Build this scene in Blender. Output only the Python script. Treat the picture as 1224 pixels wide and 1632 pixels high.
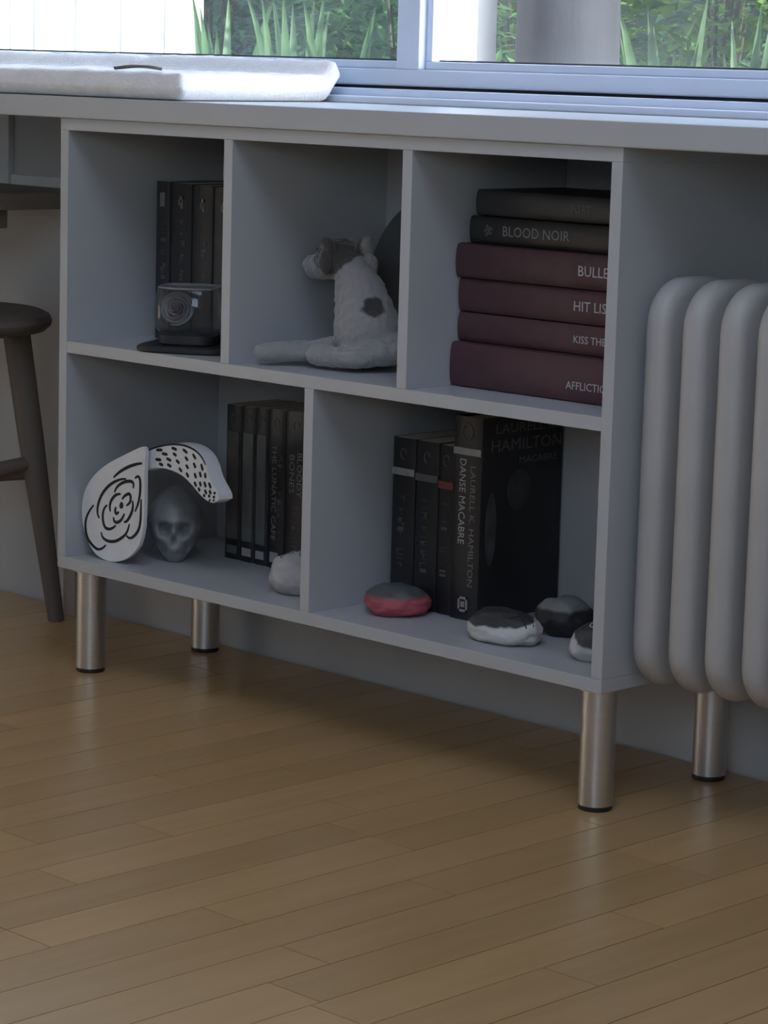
import bpy, bmesh, math, random
from mathutils import Vector, Matrix, Euler
import numpy as np

for o in list(bpy.data.objects):
    bpy.data.objects.remove(o)
scn = bpy.context.scene
COL = scn.collection
PI = math.pi

# ------------------------------------------------------------------ camera
CAM = Vector((2.8764, -2.3022, 0.8373))
YAW, PITCH, ROLL, FPX = 0.7744, -0.1635, 0.028, 4319.38
F = Vector((-math.sin(YAW) * math.cos(PITCH), math.cos(YAW) * math.cos(PITCH), math.sin(PITCH)))
R0 = Vector((math.cos(YAW), math.sin(YAW), 0))
U0 = R0.cross(F)
RX = R0 * math.cos(ROLL) + U0 * math.sin(ROLL)
UX = -R0 * math.sin(ROLL) + U0 * math.cos(ROLL)
cd = bpy.data.cameras.new('camera')
cd.sensor_fit = 'HORIZONTAL'
cd.sensor_width = 36
cd.lens = FPX / 1224 * 36
cd.clip_start = 0.02
cam = bpy.data.objects.new('camera', cd)
COL.objects.link(cam)
mw = Matrix((RX, UX, -F)).transposed().to_4x4()
mw.translation = CAM
cam.matrix_world = mw
scn.camera = cam

# ------------------------------------------------------------------ world, sun, exposure
w = bpy.data.worlds.new('world')
scn.world = w
w.use_nodes = True
wn = w.node_tree
sky = wn.nodes.new('ShaderNodeTexSky')
sky.sky_type = 'NISHITA'
sky.sun_disc = False
sky.sun_elevation = math.radians(38)
sky.sun_rotation = math.radians(75)
hsv = wn.nodes.new('ShaderNodeHueSaturation')
hsv.inputs['Saturation'].default_value = .82
wn.links.new(sky.outputs[0], hsv.inputs['Color'])
wn.links.new(hsv.outputs[0], wn.nodes['Background'].inputs[0])
wn.nodes['Background'].inputs[1].default_value = 1.05

sl = bpy.data.lights.new('sun', 'SUN')
sl.energy = 13.0
sl.angle = math.radians(0.6)
sl.color = (1.0, .95, .86)
sun = bpy.data.objects.new('sun', sl)
COL.objects.link(sun)
sun.rotation_euler = Vector((-.80, -.07, -.55)).to_track_quat('-Z', 'Y').to_euler()

# added overhead fill light in an invented, unseen roof opening (built below)
al = bpy.data.lights.new('added_roof_fill', 'AREA')
al.shape = 'RECTANGLE'
al.size, al.size_y = 1.6, 1.1
al.energy = 3.9
al.color = (1.0, .975, .945)
alo = bpy.data.objects.new('added_roof_fill', al)
COL.objects.link(alo)
alo.location = (1.8, -1.35, 2.47)

# added fill light in an invented, unseen opening behind the camera
bl = bpy.data.lights.new('added_rear_fill', 'AREA')
bl.shape = 'RECTANGLE'
bl.size, bl.size_y = 1.4, 1.0
bl.energy = 3.8
bl.color = (.97, .99, 1.0)
blo = bpy.data.objects.new('added_rear_fill', bl)
COL.objects.link(blo)
blo.location = (2.95, -3.42, 1.6)
blo.rotation_euler = (PI / 2, 0, 0)

vs = scn.view_settings
vs.view_transform = 'Standard'
vs.look = 'None'
vs.gamma = 1
vs.use_curve_mapping = False
vs.exposure = -0.10

# ------------------------------------------------------------------ materials
MATS = {}


def mat(name, col, rough=.6, metal=0, var=.06, scale=25, bump=0, bscale=150, spec=.5, coat=0, stretch=None, sheen=0):
    if name in MATS:
        return MATS[name]
    m = bpy.data.materials.new(name)
    m.use_nodes = True
    nt = m.node_tree
    b = nt.nodes['Principled BSDF']
    b.inputs['Roughness'].default_value = rough
    b.inputs['Metallic'].default_value = metal
    b.inputs['Specular IOR Level'].default_value = spec
    b.inputs['Coat Weight'].default_value = coat
    b.inputs['Sheen Weight'].default_value = sheen
    tc = nt.nodes.new('ShaderNodeTexCoord')
    mp = nt.nodes.new('ShaderNodeMapping')
    if stretch:
        mp.inputs['Scale'].default_value = stretch
    nt.links.new(tc.outputs['Object'], mp.inputs[0])
    n = nt.nodes.new('ShaderNodeTexNoise')
    n.inputs['Scale'].default_value = scale
    n.inputs['Detail'].default_value = 4
    nt.links.new(mp.outputs[0], n.inputs['Vector'])
    r = nt.nodes.new('ShaderNodeValToRGB')
    r.color_ramp.elements[0].position = .3
    r.color_ramp.elements[1].position = .7
    c = Vector(col)
    r.color_ramp.elements[0].color = (*[max(0, x * (1 - var)) for x in c], 1)
    r.color_ramp.elements[1].color = (*[min(1, x * (1 + var)) for x in c], 1)
    nt.links.new(n.outputs[0], r.inputs[0])
    nt.links.new(r.outputs[0], b.inputs['Base Color'])
    if bump:
        n2 = nt.nodes.new('ShaderNodeTexNoise')
        n2.inputs['Scale'].default_value = bscale
        n2.inputs['Detail'].default_value = 3
        nt.links.new(mp.outputs[0], n2.inputs['Vector'])
        bp = nt.nodes.new('ShaderNodeBump')
        bp.inputs['Strength'].default_value = bump
        bp.inputs['Distance'].default_value = .002
        nt.links.new(n2.outputs[0], bp.inputs['Height'])
        nt.links.new(bp.outputs[0], b.inputs['Normal'])
    MATS[name] = m
    return m


white_lam = mat('white_laminate', (.445, .456, .464), .42, var=.015, scale=8)
wall_m = mat('wall_paint', (.47, .47, .468), .85, var=.03, scale=5, bump=.15, bscale=90)
wall_far = mat('wall_paint_far', (.58, .585, .59), .85, var=.04, scale=5)
ceil_m = mat('ceiling_paint', (.8, .79, .77), .9, var=.02, scale=3)
frame_m = mat('window_frame_glare_tint', (.68, .76, .90), .4, var=.02, scale=12)  # white frame; bluish daylight glare is put into its colour
steel = mat('brushed_steel', (.60, .58, .55), .38, metal=1, var=.06, scale=30, stretch=(1, 1, 60))
black_pl = mat('black_plastic', (.012, .012, .012), .5)
rad_m = mat('radiator_enamel', (.44, .425, .405), .45, var=.03, scale=14)
pad_m = mat('sheepskin', (.82, .82, .83), .95, var=.05, scale=60, bump=.6, bscale=260, sheen=.3)
dark_wood = mat('dark_wood', (.115, .095, .08), .6, var=.25, scale=9, stretch=(1, 1, .12), bump=.1)
grey_wood = mat('table_wood', (.20, .17, .145), .6, var=.2, scale=9, stretch=(1, .1, 1), bump=.1)
paper = mat('page_paper', (.5, .46, .38), .9, var=.1, scale=200)
glass_dark = mat('black_slate', (.02, .02, .022), .5, var=.2, scale=60, bump=.2)
ink = mat('black_ink', (.008, .008, .008), .7)
white_card = mat('white_card', (.74, .74, .74), .8, var=.03, scale=40)


def glass(name, tint=(1, 1, 1), dirt_sheen=.05, refl=.9):
    m = bpy.data.materials.new(name)
    m.use_nodes = True
    nt = m.node_tree
    nt.nodes.remove(nt.nodes['Principled BSDF'])
    out = nt.nodes['Material Output']
    tr = nt.nodes.new('ShaderNodeBsdfTransparent')
    tr.inputs[0].default_value = (*tint, 1)
    gl = nt.nodes.new('ShaderNodeBsdfGlossy')
    gl.inputs['Roughness'].default_value = .02
    fr = nt.nodes.new('ShaderNodeFresnel')
    fr.inputs[0].default_value = 1.45
    mu = nt.nodes.new('ShaderNodeMath')
    mu.operation = 'MULTIPLY'
    mu.inputs[1].default_value = refl
    nt.links.new(fr.outputs[0], mu.inputs[0])
    geo = nt.nodes.new('ShaderNodeNewGeometry')
    inv_ = nt.nodes.new('ShaderNodeMath')
    inv_.operation = 'SUBTRACT'
    inv_.inputs[0].default_value = 1
    nt.links.new(geo.outputs['Backfacing'], inv_.inputs[1])
    fm = nt.nodes.new('ShaderNodeMath')
    fm.operation = 'MULTIPLY'
    nt.links.new(mu.outputs[0], fm.inputs[0])
    nt.links.new(inv_.outputs[0], fm.inputs[1])
    mx = nt.nodes.new('ShaderNodeMixShader')
    nt.links.new(fm.outputs[0], mx.inputs[0])
    nt.links.new(tr.outputs[0], mx.inputs[1])
    nt.links.new(gl.outputs[0], mx.inputs[2])
    # dusty film with streaks and specks; on the jar, painted light on edges
    df = nt.nodes.new('ShaderNodeBsdfTranslucent')
    df.inputs[0].default_value = (.8, .86, .95, 1)
    tc = nt.nodes.new('ShaderNodeTexCoord')
    nz = nt.nodes.new('ShaderNodeTexNoise')
    nz.inputs['Scale'].default_value = 7
    nz.inputs['Detail'].default_value = 6
    nt.links.new(tc.outputs['Object'], nz.inputs['Vector'])
    rp = nt.nodes.new('ShaderNodeMapRange')
    rp.inputs[1].default_value = .25
    rp.inputs[2].default_value = .8
    rp.inputs[3].default_value = dirt_sheen * .6
    rp.inputs[4].default_value = dirt_sheen * 1.6
    nt.links.new(nz.outputs[0], rp.inputs[0])
    m2 = nt.nodes.new('ShaderNodeMixShader')
    nt.links.new(rp.outputs[0], m2.inputs[0])
    nt.links.new(mx.outputs[0], m2.inputs[1])
    nt.links.new(df.outputs[0], m2.inputs[2])
    nt.links.new(m2.outputs[0], out.inputs[0])
    return m


# ------------------------------------------------------------------ mesh helpers
def link(name, me, m, parent=None):
    o = bpy.data.objects.new(name, me)
    COL.objects.link(o)
    if m is not None and not me.materials:
        me.materials.append(m)
    if parent is not None:
        o.parent = parent
    return o


def bm_obj(name, bm, m, parent=None, smooth=False, sharp=None):
    me = bpy.data.meshes.new(name)
    bmesh.ops.recalc_face_normals(bm, faces=bm.faces)
    bm.to_mesh(me)
    bm.free()
    if smooth:
        me.polygons.foreach_set('use_smooth', [True] * len(me.polygons))
        if sharp:
            me.set_sharp_from_angle(angle=math.radians(sharp))
    return link(name, me, m, parent)


def add_box(bm, x0, x1, y0, y1, z0, z1, bev=0):
    r = bmesh.ops.create_cube(bm, size=1)
    vs_ = r['verts']
    bmesh.ops.scale(bm, verts=vs_, vec=(x1 - x0, y1 - y0, z1 - z0))
    bmesh.ops.translate(bm, verts=vs_, vec=((x0 + x1) / 2, (y0 + y1) / 2, (z0 + z1) / 2))
    if bev:
        es = list({e for v in vs_ for e in v.link_edges})
        bmesh.ops.bevel(bm, geom=es, offset=bev, segments=2, affect='EDGES', profile=.5)
    return vs_


def box(name, x0, x1, y0, y1, z0, z1, m, parent=None, bev=.0008):
    bm = bmesh.new()
    add_box(bm, x0, x1, y0, y1, z0, z1, bev)
    return bm_obj(name, bm, m, parent)


def ring_tube(bm, pts, radii, n=14, cap=True, squash=1):
    rings = []
    for i, p in enumerate(pts):
        p = Vector(p)
        a = Vector(pts[max(i - 1, 0)])
        b = Vector(pts[min(i + 1, len(pts) - 1)])
        t = (b - a).normalized()
        ref = Vector((0, 0, 1)) if abs(t.z) < .9 else Vector((1, 0, 0))
        u = t.cross(ref).normalized()
        v = t.cross(u).normalized()
        r = radii[i] if hasattr(radii, '__len__') else radii
        rings.append([bm.verts.new(p + (u * math.cos(k * 2 * PI / n) + v * math.sin(k * 2 * PI / n) * squash) * r) for k in range(n)])
    for a, b in zip(rings, rings[1:]):
        for k in range(n):
            bm.faces.new((a[k], a[(k + 1) % n], b[(k + 1) % n], b[k]))
    if cap:
        bm.faces.new(rings[0])
        bm.faces.new(rings[-1])


def tube(name, pts, radii, m, parent=None, n=14, sharp=40, squash=1):
    bm = bmesh.new()
    ring_tube(bm, pts, radii, n, squash=squash)
    return bm_obj(name, bm, m, parent, smooth=True, sharp=sharp)


def lathe(name, prof, m, parent=None, n=40, c=(0, 0, 0), sharp=35, power=2.0):
    """prof: list of (r, z); power > 2 squares the plan off"""
    bm = bmesh.new()
    rings = []
    for r, z in prof:
        ring = []
        for k in range(n):
            a = 2 * PI * k / n
            ca, sa = math.cos(a), math.sin(a)
            s = 1.0 if power == 2 else (abs(ca) ** power + abs(sa) ** power) ** (-1 / power)
            ring.append(bm.verts.new((c[0] + r * s * ca, c[1] + r * s * sa, c[2] + z)))
        rings.append(ring)
    for a, b in zip(rings, rings[1:]):
        for k in range(n):
            bm.faces.new((a[k], a[(k + 1) % n], b[(k + 1) % n], b[k]))
    bm.faces.new(rings[0])
    bm.faces.new(rings[-1])
    return bm_obj(name, bm, m, parent, smooth=True, sharp=sharp)


def prism_xz(name, pts, y0, y1, m, parent=None, bev=0, smooth=False):
    """outline in the x-z plane extruded along y"""
    bm = bmesh.new()
    a = [bm.verts.new((x, y0, z)) for x, z in pts]
    b = [bm.verts.new((x, y1, z)) for x, z in pts]
    n = len(pts)
    bm.faces.new(a)
    bm.faces.new(b)
    for k in range(n):
        bm.faces.new((a[k], a[(k + 1) % n], b[(k + 1) % n], b[k]))
    if bev:
        es = [e for e in bm.edges if abs(e.verts[0].co.y - e.verts[1].co.y) < 1e-6]
        bmesh.ops.bevel(bm, geom=es, offset=bev, segments=2, affect='EDGES')
    return bm_obj(name, bm, m, parent, smooth=smooth, sharp=30)


def empty(name, loc, label, cat, group=None, rz=0):
    o = bpy.data.objects.new(name, None)
    o.empty_display_size = .05
    COL.objects.link(o)
    o.location = loc
    o.rotation_euler = (0, 0, rz)
    return tag(o, label, cat, group)


def tag(o, label, cat, group=None):
    o['label'] = label
    o['category'] = cat
    if group:
        o['group'] = group
    return o


def struct(o):
    o['kind'] = 'structure'
    return o


def lettering(name, text, size, m, parent, mtx, width=None, font_sx=1.0):
    """flat printed text, centred, as a very thin mesh; mtx places the text plane"""
    cu = bpy.data.curves.new('tmp_text', 'FONT')
    cu.body = text
    cu.size = size
    cu.align_x = 'CENTER'
    cu.align_y = 'CENTER'
    cu.extrude = .00015
    cu.resolution_u = 2
    to = bpy.data.objects.new('tmp_text', cu)
    COL.objects.link(to)
    dg = bpy.context.evaluated_depsgraph_get()
    me = bpy.data.meshes.new_from_object(to.evaluated_get(dg))
    bpy.data.objects.remove(to)
    bpy.data.curves.remove(cu)
    xs = [v.co.x for v in me.vertices]
    if width and xs:
        s = width / (max(xs) - min(xs))
        me.transform(Matrix.Diagonal((s, 1, 1, 1)))
    me.transform(mtx)
    me.materials.clear()
    me.name = name
    return link(name, me, m, parent)


def eval_mesh(o, name):
    dg = bpy.context.evaluated_depsgraph_get()
    me = bpy.data.meshes.new_from_object(o.evaluated_get(dg))
    me.name = name
    return me


def blob(name, parts, m, parent=None, voxel=.003, smooth_it=6, noise=0, nscale=60, seed=0):
    """one continuous skin round ellipsoids: (centre, radii, euler) and capsules: [(p, r), ...]"""
    bm = bmesh.new()
    for p in parts:
        if isinstance(p, list):
            pts = []
            for (a, ra), (b, rb) in zip(p, p[1:]):
                n = max(2, int((Vector(b) - Vector(a)).length / (min(ra, rb) * .5)))
                for k in range(n + 1):
                    t = k / n
                    pts.append((Vector(a).lerp(Vector(b), t), ra * (1 - t) + rb * t))
            for c, r in pts:
                rr = bmesh.ops.create_icosphere(bm, subdivisions=2, radius=r)
                bmesh.ops.translate(bm, verts=rr['verts'], vec=c)
        else:
            c, rad, eu = p
            rr = bmesh.ops.create_icosphere(bm, subdivisions=3, radius=1)
            M = Matrix.Translation(c) @ Euler(eu).to_matrix().to_4x4() @ Matrix.Diagonal((*rad, 1))
            bmesh.ops.transform(bm, matrix=M, verts=rr['verts'])
    me = bpy.data.meshes.new('tmp_blob')
    bm.to_mesh(me)
    bm.free()
    o = bpy.data.objects.new('tmp_blob', me)
    COL.objects.link(o)
    md = o.modifiers.new('r', 'REMESH')
    md.mode = 'VOXEL'
    md.voxel_size = voxel
    if smooth_it:
        ms = o.modifiers.new('s', 'SMOOTH')
        ms.iterations = smooth_it
        ms.factor = .5
    me2 = eval_mesh(o, name)
    bpy.data.objects.remove(o)
    bpy.data.meshes.remove(me)
    if noise:
        from mathutils import noise as nz
        nrm = [v.normal.copy() for v in me2.vertices]
        cos_ = [v.co.copy() for v in me2.vertices]
        flat = []
        for c_, n_ in zip(cos_, nrm):
            flat.extend(c_ + n_ * (noise * nz.fractal(c_ * nscale + Vector((seed, 0, 0)), 1, 2, 3)))
        me2.vertices.foreach_set('co', flat)
        me2.update()
    me2.polygons.foreach_set('use_smooth', [True] * len(me2.polygons))
    me2.materials.clear()
    return link(name, me2, m, parent)


# ------------------------------------------------------------------ dimensions of the unit
W, L, T, H = .9736, .1453, .016, .6102
ZT = L + H                     # top of the unit
Z1 = ZT + .0285                # top of the worktop
ZSU = L + .2964                # underside of middle shelf
ZS = ZSU + T                   # top of middle shelf
ZB = L + T                     # top of bottom board
D1, D2, D3 = .3252, .6382, .4809
DEP = .284
YW = .3002                     # wall plane

# ------------------------------------------------------------------ room shell
RX0, RX1, RY0, ZC = -1.7, 3.9, -3.4, 2.45
sub = bmesh.new()
add_box(sub, RX0, RX1, RY0, YW, -.06, -.012)
floor = struct(bm_obj('floor', sub, mat('subfloor', (.05, .035, .025), .9)))


def plank_material():
    m = bpy.data.materials.new('maple_strip')
    m.use_nodes = True
    nt = m.node_tree
    b = nt.nodes['Principled BSDF']
    b.inputs['Roughness'].default_value = .33
    b.inputs['Coat Weight'].default_value = .25
    b.inputs['Coat Roughness'].default_value = .22
    oi = nt.nodes.new('ShaderNodeObjectInfo')
    tc = nt.nodes.new('ShaderNodeTexCoord')
    mp = nt.nodes.new('ShaderNodeMapping')
    mp.inputs['Scale'].default_value = (9, .7, 9)
    nt.links.new(tc.outputs['Object'], mp.inputs[0])
    cm = nt.nodes.new('ShaderNodeCombineXYZ')
    ml = nt.nodes.new('ShaderNodeMath')
    ml.operation = 'MULTIPLY'
    ml.inputs[1].default_value = 37
    nt.links.new(oi.outputs['Random'], ml.inputs[0])
    nt.links.new(ml.outputs[0], cm.inputs[0])
    nt.links.new(ml.outputs[0], cm.inputs[1])
    nt.links.new(cm.outputs[0], mp.inputs['Location'])
    n = nt.nodes.new('ShaderNodeTexNoise')
    n.inputs['Scale'].default_value = 5
    n.inputs['Detail'].default_value = 7
    nt.links.new(mp.outputs[0], n.inputs['Vector'])
    r = nt.nodes.new('ShaderNodeValToRGB')
    r.color_ramp.elements[0].position = .28
    r.color_ramp.elements[1].position = .72
    r.color_ramp.elements[0].color = (.49, .308, .130, 1)
    r.color_ramp.elements[1].color = (.56, .360, .165, 1)
    nt.links.new(n.outputs[0], r.inputs[0])
    hs = nt.nodes.new('ShaderNodeHueSaturation')
    mr = nt.nodes.new('ShaderNodeMapRange')
    mr.inputs[3].default_value = .88
    mr.inputs[4].default_value = 1.06
    nt.links.new(oi.outputs['Random'], mr.inputs[0])
    nt.links.new(mr.outputs[0], hs.inputs['Value'])
    nt.links.new(r.outputs[0], hs.inputs['Color'])
    nt.links.new(hs.outputs[0], b.inputs['Base Color'])
    bp = nt.nodes.new('ShaderNodeBump')
    bp.inputs['Strength'].default_value = .05
    bp.inputs['Distance'].default_value = .001
    nt.links.new(n.outputs[0], bp.inputs['Height'])
    nt.links.new(bp.outputs[0], b.inputs['Normal'])
    return m


plank_m = plank_material()
SW = .0695
random.seed(5)
_plank_cache = {}


def plank(x0, y0, y1, sw=SW, gap=.0015):
    ln = round(y1 - y0, 3)
    key = (ln, sw)
    if key not in _plank_cache:
        bm = bmesh.new()
        add_box(bm, gap / 2, sw - gap / 2, gap / 2, ln - gap / 2, -.012, 0, 0)
        te = [e for e in bm.edges if all(v.co.z > -.001 for v in e.verts)]
        bmesh.ops.bevel(bm, geom=te, offset=.0001, segments=1, affect='EDGES')
        me = bpy.data.meshes.new('plank')
        bm.to_mesh(me)
        bm.free()
        me.materials.append(plank_m)
        _plank_cache[key] = me
    o = link('plank', _plank_cache[key], plank_m, floor)
    o.location = (x0, y0, 0)


X0 = .7875 - SW * 18
fixed = {  # end joints read off the photograph: strip index -> y
    0: [-.245], 1: [-.245], 4: [-.077], 5: [-.077], -3: [-.54], -2: [-.41, -.53], -1: [-.6], 2: [-.555], 3: [-.33],
    7: [-.432], 6: [-.25], 8: [-.12]}
FIELD_X1 = .7875 + SW * 14
for k in range(-16, 14):
    x = .7875 + SW * k
    js = [-1.5, YW - .012]
    anchors = fixed.get(k)
    base = anchors[0] if anchors else random.uniform(-1.1, .2)
    cuts = set()
    y = base
    while y < YW - .1:
        cuts.add(round(y, 3))
        y += random.choice((.42, .48, .54, .6))
    y = base - random.choice((.42, .5, .58))
    while y > -1.42:
        cuts.add(round(y, 3))
        y -= random.choice((.42, .48, .54, .6))
    cs = [-1.5] + sorted(cuts) + [round(YW - .012, 3)]
    for a, b in zip(cs, cs[1:]):
        if b - a > .02:
            plank(x, a, b)
# floor boards outside the photographed field: plain wide boards
fx0 = .7875 - SW * 16
for a, b, c, d in ((RX0, fx0, -1.5, YW - .012), (FIELD_X1, RX1, -1.5, YW - .012)):
    n = max(1, round((b - a) / .4))
    for i in range(n):
        plank(a + (b - a) * i / n, c, d, (b - a) / n)
n = 14
for i in range(n):
    plank(RX0 + (RX1 - RX0) * i / n, RY0, -1.5, (RX1 - RX0) / n)

# walls (window opening in the back wall from z=.78 up)
WX0, WX1, WZ0, WZ1 = -1.35, 1.95, .780, 1.75
YO = .56
bm = bmesh.new()
add_box(bm, RX0 - .2, RX1 + .2, YW, YO, -.06, .7545)
add_box(bm, RX0 - .2, WX0, YW, YO, .7545, ZC)
add_box(bm, WX1, RX1 + .2, YW, YO, .7545, ZC)
add_box(bm, WX0, WX1, YW, YO, WZ1, ZC)
add_box(bm, WX0, WX1, .386, YO, .7545, .785)
struct(bm_obj('wall_back', bm, wall_m))
struct(box('wall_left', RX0 - .2, RX0, RY0, YW, -.06, ZC, wall_far, bev=0))
struct(box('wall_right', RX1, RX1 + .2, RY0, YW, -.06, ZC, wall_far, bev=0))
bm = bmesh.new()  # front wall, with an opening added for the rear fill light
for a in ((RX0 - .2, 2.2, -.06, ZC), (3.7, RX1 + .2, -.06, ZC), (2.2, 3.7, -.06, 1.05), (2.2, 3.7, 2.15, ZC)):
    add_box(bm, a[0], a[1], RY0 - .2, RY0, a[2], a[3])
struct(bm_obj('wall_front', bm, wall_far))
# ceiling with an opening added for the overhead fill
bm = bmesh.new()
ox0, ox1, oy0, oy1 = .95, 2.65, -1.95, -.75
add_box(bm, RX0 - .2, ox0, RY0 - .2, YO, ZC, ZC + .12)
add_box(bm, ox1, RX1 + .2, RY0 - .2, YO, ZC, ZC + .12)
add_box(bm, ox0, ox1, RY0 - .2, oy0, ZC, ZC + .12)
add_box(bm, ox0, ox1, oy1, YO, ZC, ZC + .12)
struct(bm_obj('ceiling', bm, ceil_m))

# ------------------------------------------------------------------ window
win = struct(bpy.data.objects.new('window_1', None))
COL.objects.link(win)
win.location = (0.3, .45, .8)


def wpart(name, x0, x1, y0, y1, z0, z1, m=frame_m, bev=.0024, parent=win):
    o = box(name, x0, x1, y0, y1, z0, z1, m, None, bev)
    o.parent = parent
    o.matrix_parent_inverse = Matrix.Translation(-Vector(parent.location))
    return o


# stepped sill track: two rising slats, then the frame
wpart('track_slat', WX0, WX1, .362, .392, .7835, .7940)
wpart('track_slat', WX0, WX1, .392, .4115, .7845, .8046)
wpart('frame_rail', WX0, WX1, .420, .50, .8085, .8318)
wpart('frame_gap_shade', WX0, WX1, .430, .50, .786, .8085, mat('seal_and_gap_shade', (.05, .055, .06), .8))  # dark strip: shade of the gap under the frame, painted in
wpart('frame_rail', WX0, WX1, .420, .50, WZ1 - .04, WZ1)
for a, b in ((WX0, WX0 + .045), (.2122, .2556), (WX1 - .045, WX1)):
    wpart('mullion', a, b, .420, .50, .8318, WZ1 - .04)
glass_l = glass('window_glass_hazy', (.93, .97, 1.0), .022)
glass_r = glass('window_glass', (.98, .99, 1.0), .022)
for i, (a, b, gm) in enumerate(((WX0 + .045, .2122, glass_l), (.2556, WX1 - .045, glass_r))):
    sash = bpy.data.objects.new('sash', None)
    COL.objects.link(sash)
    sash.parent = win
    sash.matrix_parent_inverse = Matrix.Translation(-Vector(win.location))
    sw_ = .012
    zr0, zr1 = .8318, .8432
    y0 = .434

    def sp(nm, *args, m=frame_m):
        o = box(nm, *args, m, None, .0009 if nm in ('pane', 'glazing_seal') else .002)
        o.parent = sash
        return o
    sp('sash_rail', a, b, y0, .48, zr0, zr1)
    sp('sash_rail', a, b, y0, .48, WZ1 - .06, WZ1 - .04)
    sp('sash_stile', a, a + sw_, y0, .48, zr1, WZ1 - .06)
    sp('sash_stile', b - sw_, b, y0, .48, zr1, WZ1 - .06)
    sp('glazing_seal', a + sw_, b - sw_, .449, .453, zr1, zr1 + .0025, m=mat('seal_and_gap_shade', (.05, .055, .06), .8))  # real dark seal, sharing the gap's dark material
    sp('pane', a + sw_, b - sw_, .4535, .4575, zr1, WZ1 - .06, m=gm)

# ------------------------------------------------------------------ worktop
wt = tag(box('worktop', WX0, WX1, -.006, .3615, ZT + .0002, Z1, white_lam, None, .0015),
         'long white worktop running under the window above shelf unit and radiator', 'worktop')

# ------------------------------------------------------------------ shelf unit
su = empty('shelf_unit', (W / 2, DEP / 2, 0), 'white open shelf unit with five compartments on round steel legs', 'shelf unit')


def upart(name, *a, m=white_lam, parent=su, bev=.0006):
    o = box(name, *a, m, None, bev)
    o.parent = parent
    o.matrix_parent_inverse = Matrix.Translation(-Vector(parent.location))
    return o


upart('top_board', 0, W, 0, DEP, ZT - T, ZT)
upart('bottom_board', 0, W, 0, DEP, L, ZB)
upart('side_panel', 0, T, 0, DEP, ZB, ZT - T)
upart('side_panel', W - T, W, 0, DEP, ZB, ZT - T)
upart('middle_shelf', T, W - T, .0004, DEP - .006, ZSU, ZS)
upart('divider', D1, D1 + T, .0004, DEP - .006, ZS, ZT - T)
upart('divider', D2, D2 + T, .0004, DEP - .006, ZS, ZT - T)
upart('divider', D3, D3 + T, .0004, DEP - .006, ZB, ZSU)
upart('back_panel', T, W - T, DEP - .006, DEP - .001, ZB, ZT - T, bev=0)
LR = .0205
for x in (.031, W - .031):
    for y in (.0353, .2467):
        lg = lathe('leg', [(LR, .006), (LR, L - .004), (LR * 1.25, L - .004), (LR * 1.25, L)], steel, None, 40, (x, y, 0))
        lg.parent = su
        lg.matrix_parent_inverse = Matrix.Translation(-Vector(su.location))
        ft = lathe('foot', [(LR * .93, .0), (LR * .97, .002), (LR * .93, .0062)], black_pl, None, 32, (x, y, 0))
        ft.parent = lg
        ft.matrix_parent_inverse = Matrix.Identity(4)

# ------------------------------------------------------------------ radiator
rad = empty('radiator', (1.2, .12, .15), 'off-white column radiator on the wall beside shelf unit', 'radiator')


def rad_section_mesh():
    y0, y1, z0, z1, rc, t = .030, .175, .150, .6145, .052, .033
    bm = bmesh.new()
    loops = []
    nlay = 9
    for i in range(nlay):
        a = -PI / 2 + PI * i / (nlay - 1)
        dx = math.sin(a) * t / 2
        ins = .014 * (1 - math.cos(a)) ** 1.15
        yy0, yy1, zz0, zz1 = y0 + ins, y1 - ins, z0 + ins, z1 - ins
        r = max(.008, rc - ins * .5)
        ring = []
        for cy, cz, a0 in ((yy1 - r, zz1 - r, 0), (yy0 + r, zz1 - r, 90), (yy0 + r, zz0 + r, 180), (yy1 - r, zz0 + r, 270)):
            for k in range(9):
                an = math.radians(a0 + 90 * k / 8)
                ring.append(bm.verts.new((dx, cy + r * math.cos(an), cz + r * math.sin(an))))
        loops.append(ring)
    n = len(loops[0])
    for a, b in zip(loops, loops[1:]):
        for k in range(n):
            bm.faces.new((a[k], a[(k + 1) % n], b[(k + 1) % n], b[k]))
    bm.faces.new(loops[0])
    bm.faces.new(loops[-1])
    bmesh.ops.recalc_face_normals(bm, faces=bm.faces)
    me = bpy.data.meshes.new('section')
    bm.to_mesh(me)
    bm.free()
    me.polygons.foreach_set('use_smooth', [True] * len(me.polygons))
    return me


rme = rad_section_mesh()
NSEC = 8
for i in range(NSEC):
    s = link('section', rme, rad_m, rad)
    s.matrix_parent_inverse = Matrix.Translation(-Vector(rad.location))
    s.location = (1.0015 + .0508 * i, 0, 0)
for z in (.205, .56):
    o = tube('header_pipe', [(.99, .105, z), (1.0 + .0508 * (NSEC - 1) + .03, .105, z)], .019, rad_m, rad)
    o.matrix_parent_inverse = Matrix.Translation(-Vector(rad.location))
for x in (1.03, 1.31):
    for z in (.21, .565):
        o = box('bracket', x - .006, x + .006, .15, YW - .0005, z - .012, z + .012, rad_m, None, .001)
        o.parent = rad
        o.matrix_parent_inverse = Matrix.Translation(-Vector(rad.location))

# ------------------------------------------------------------------ sheepskin seat pad on the worktop
from mathutils import noise as mnoise


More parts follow.
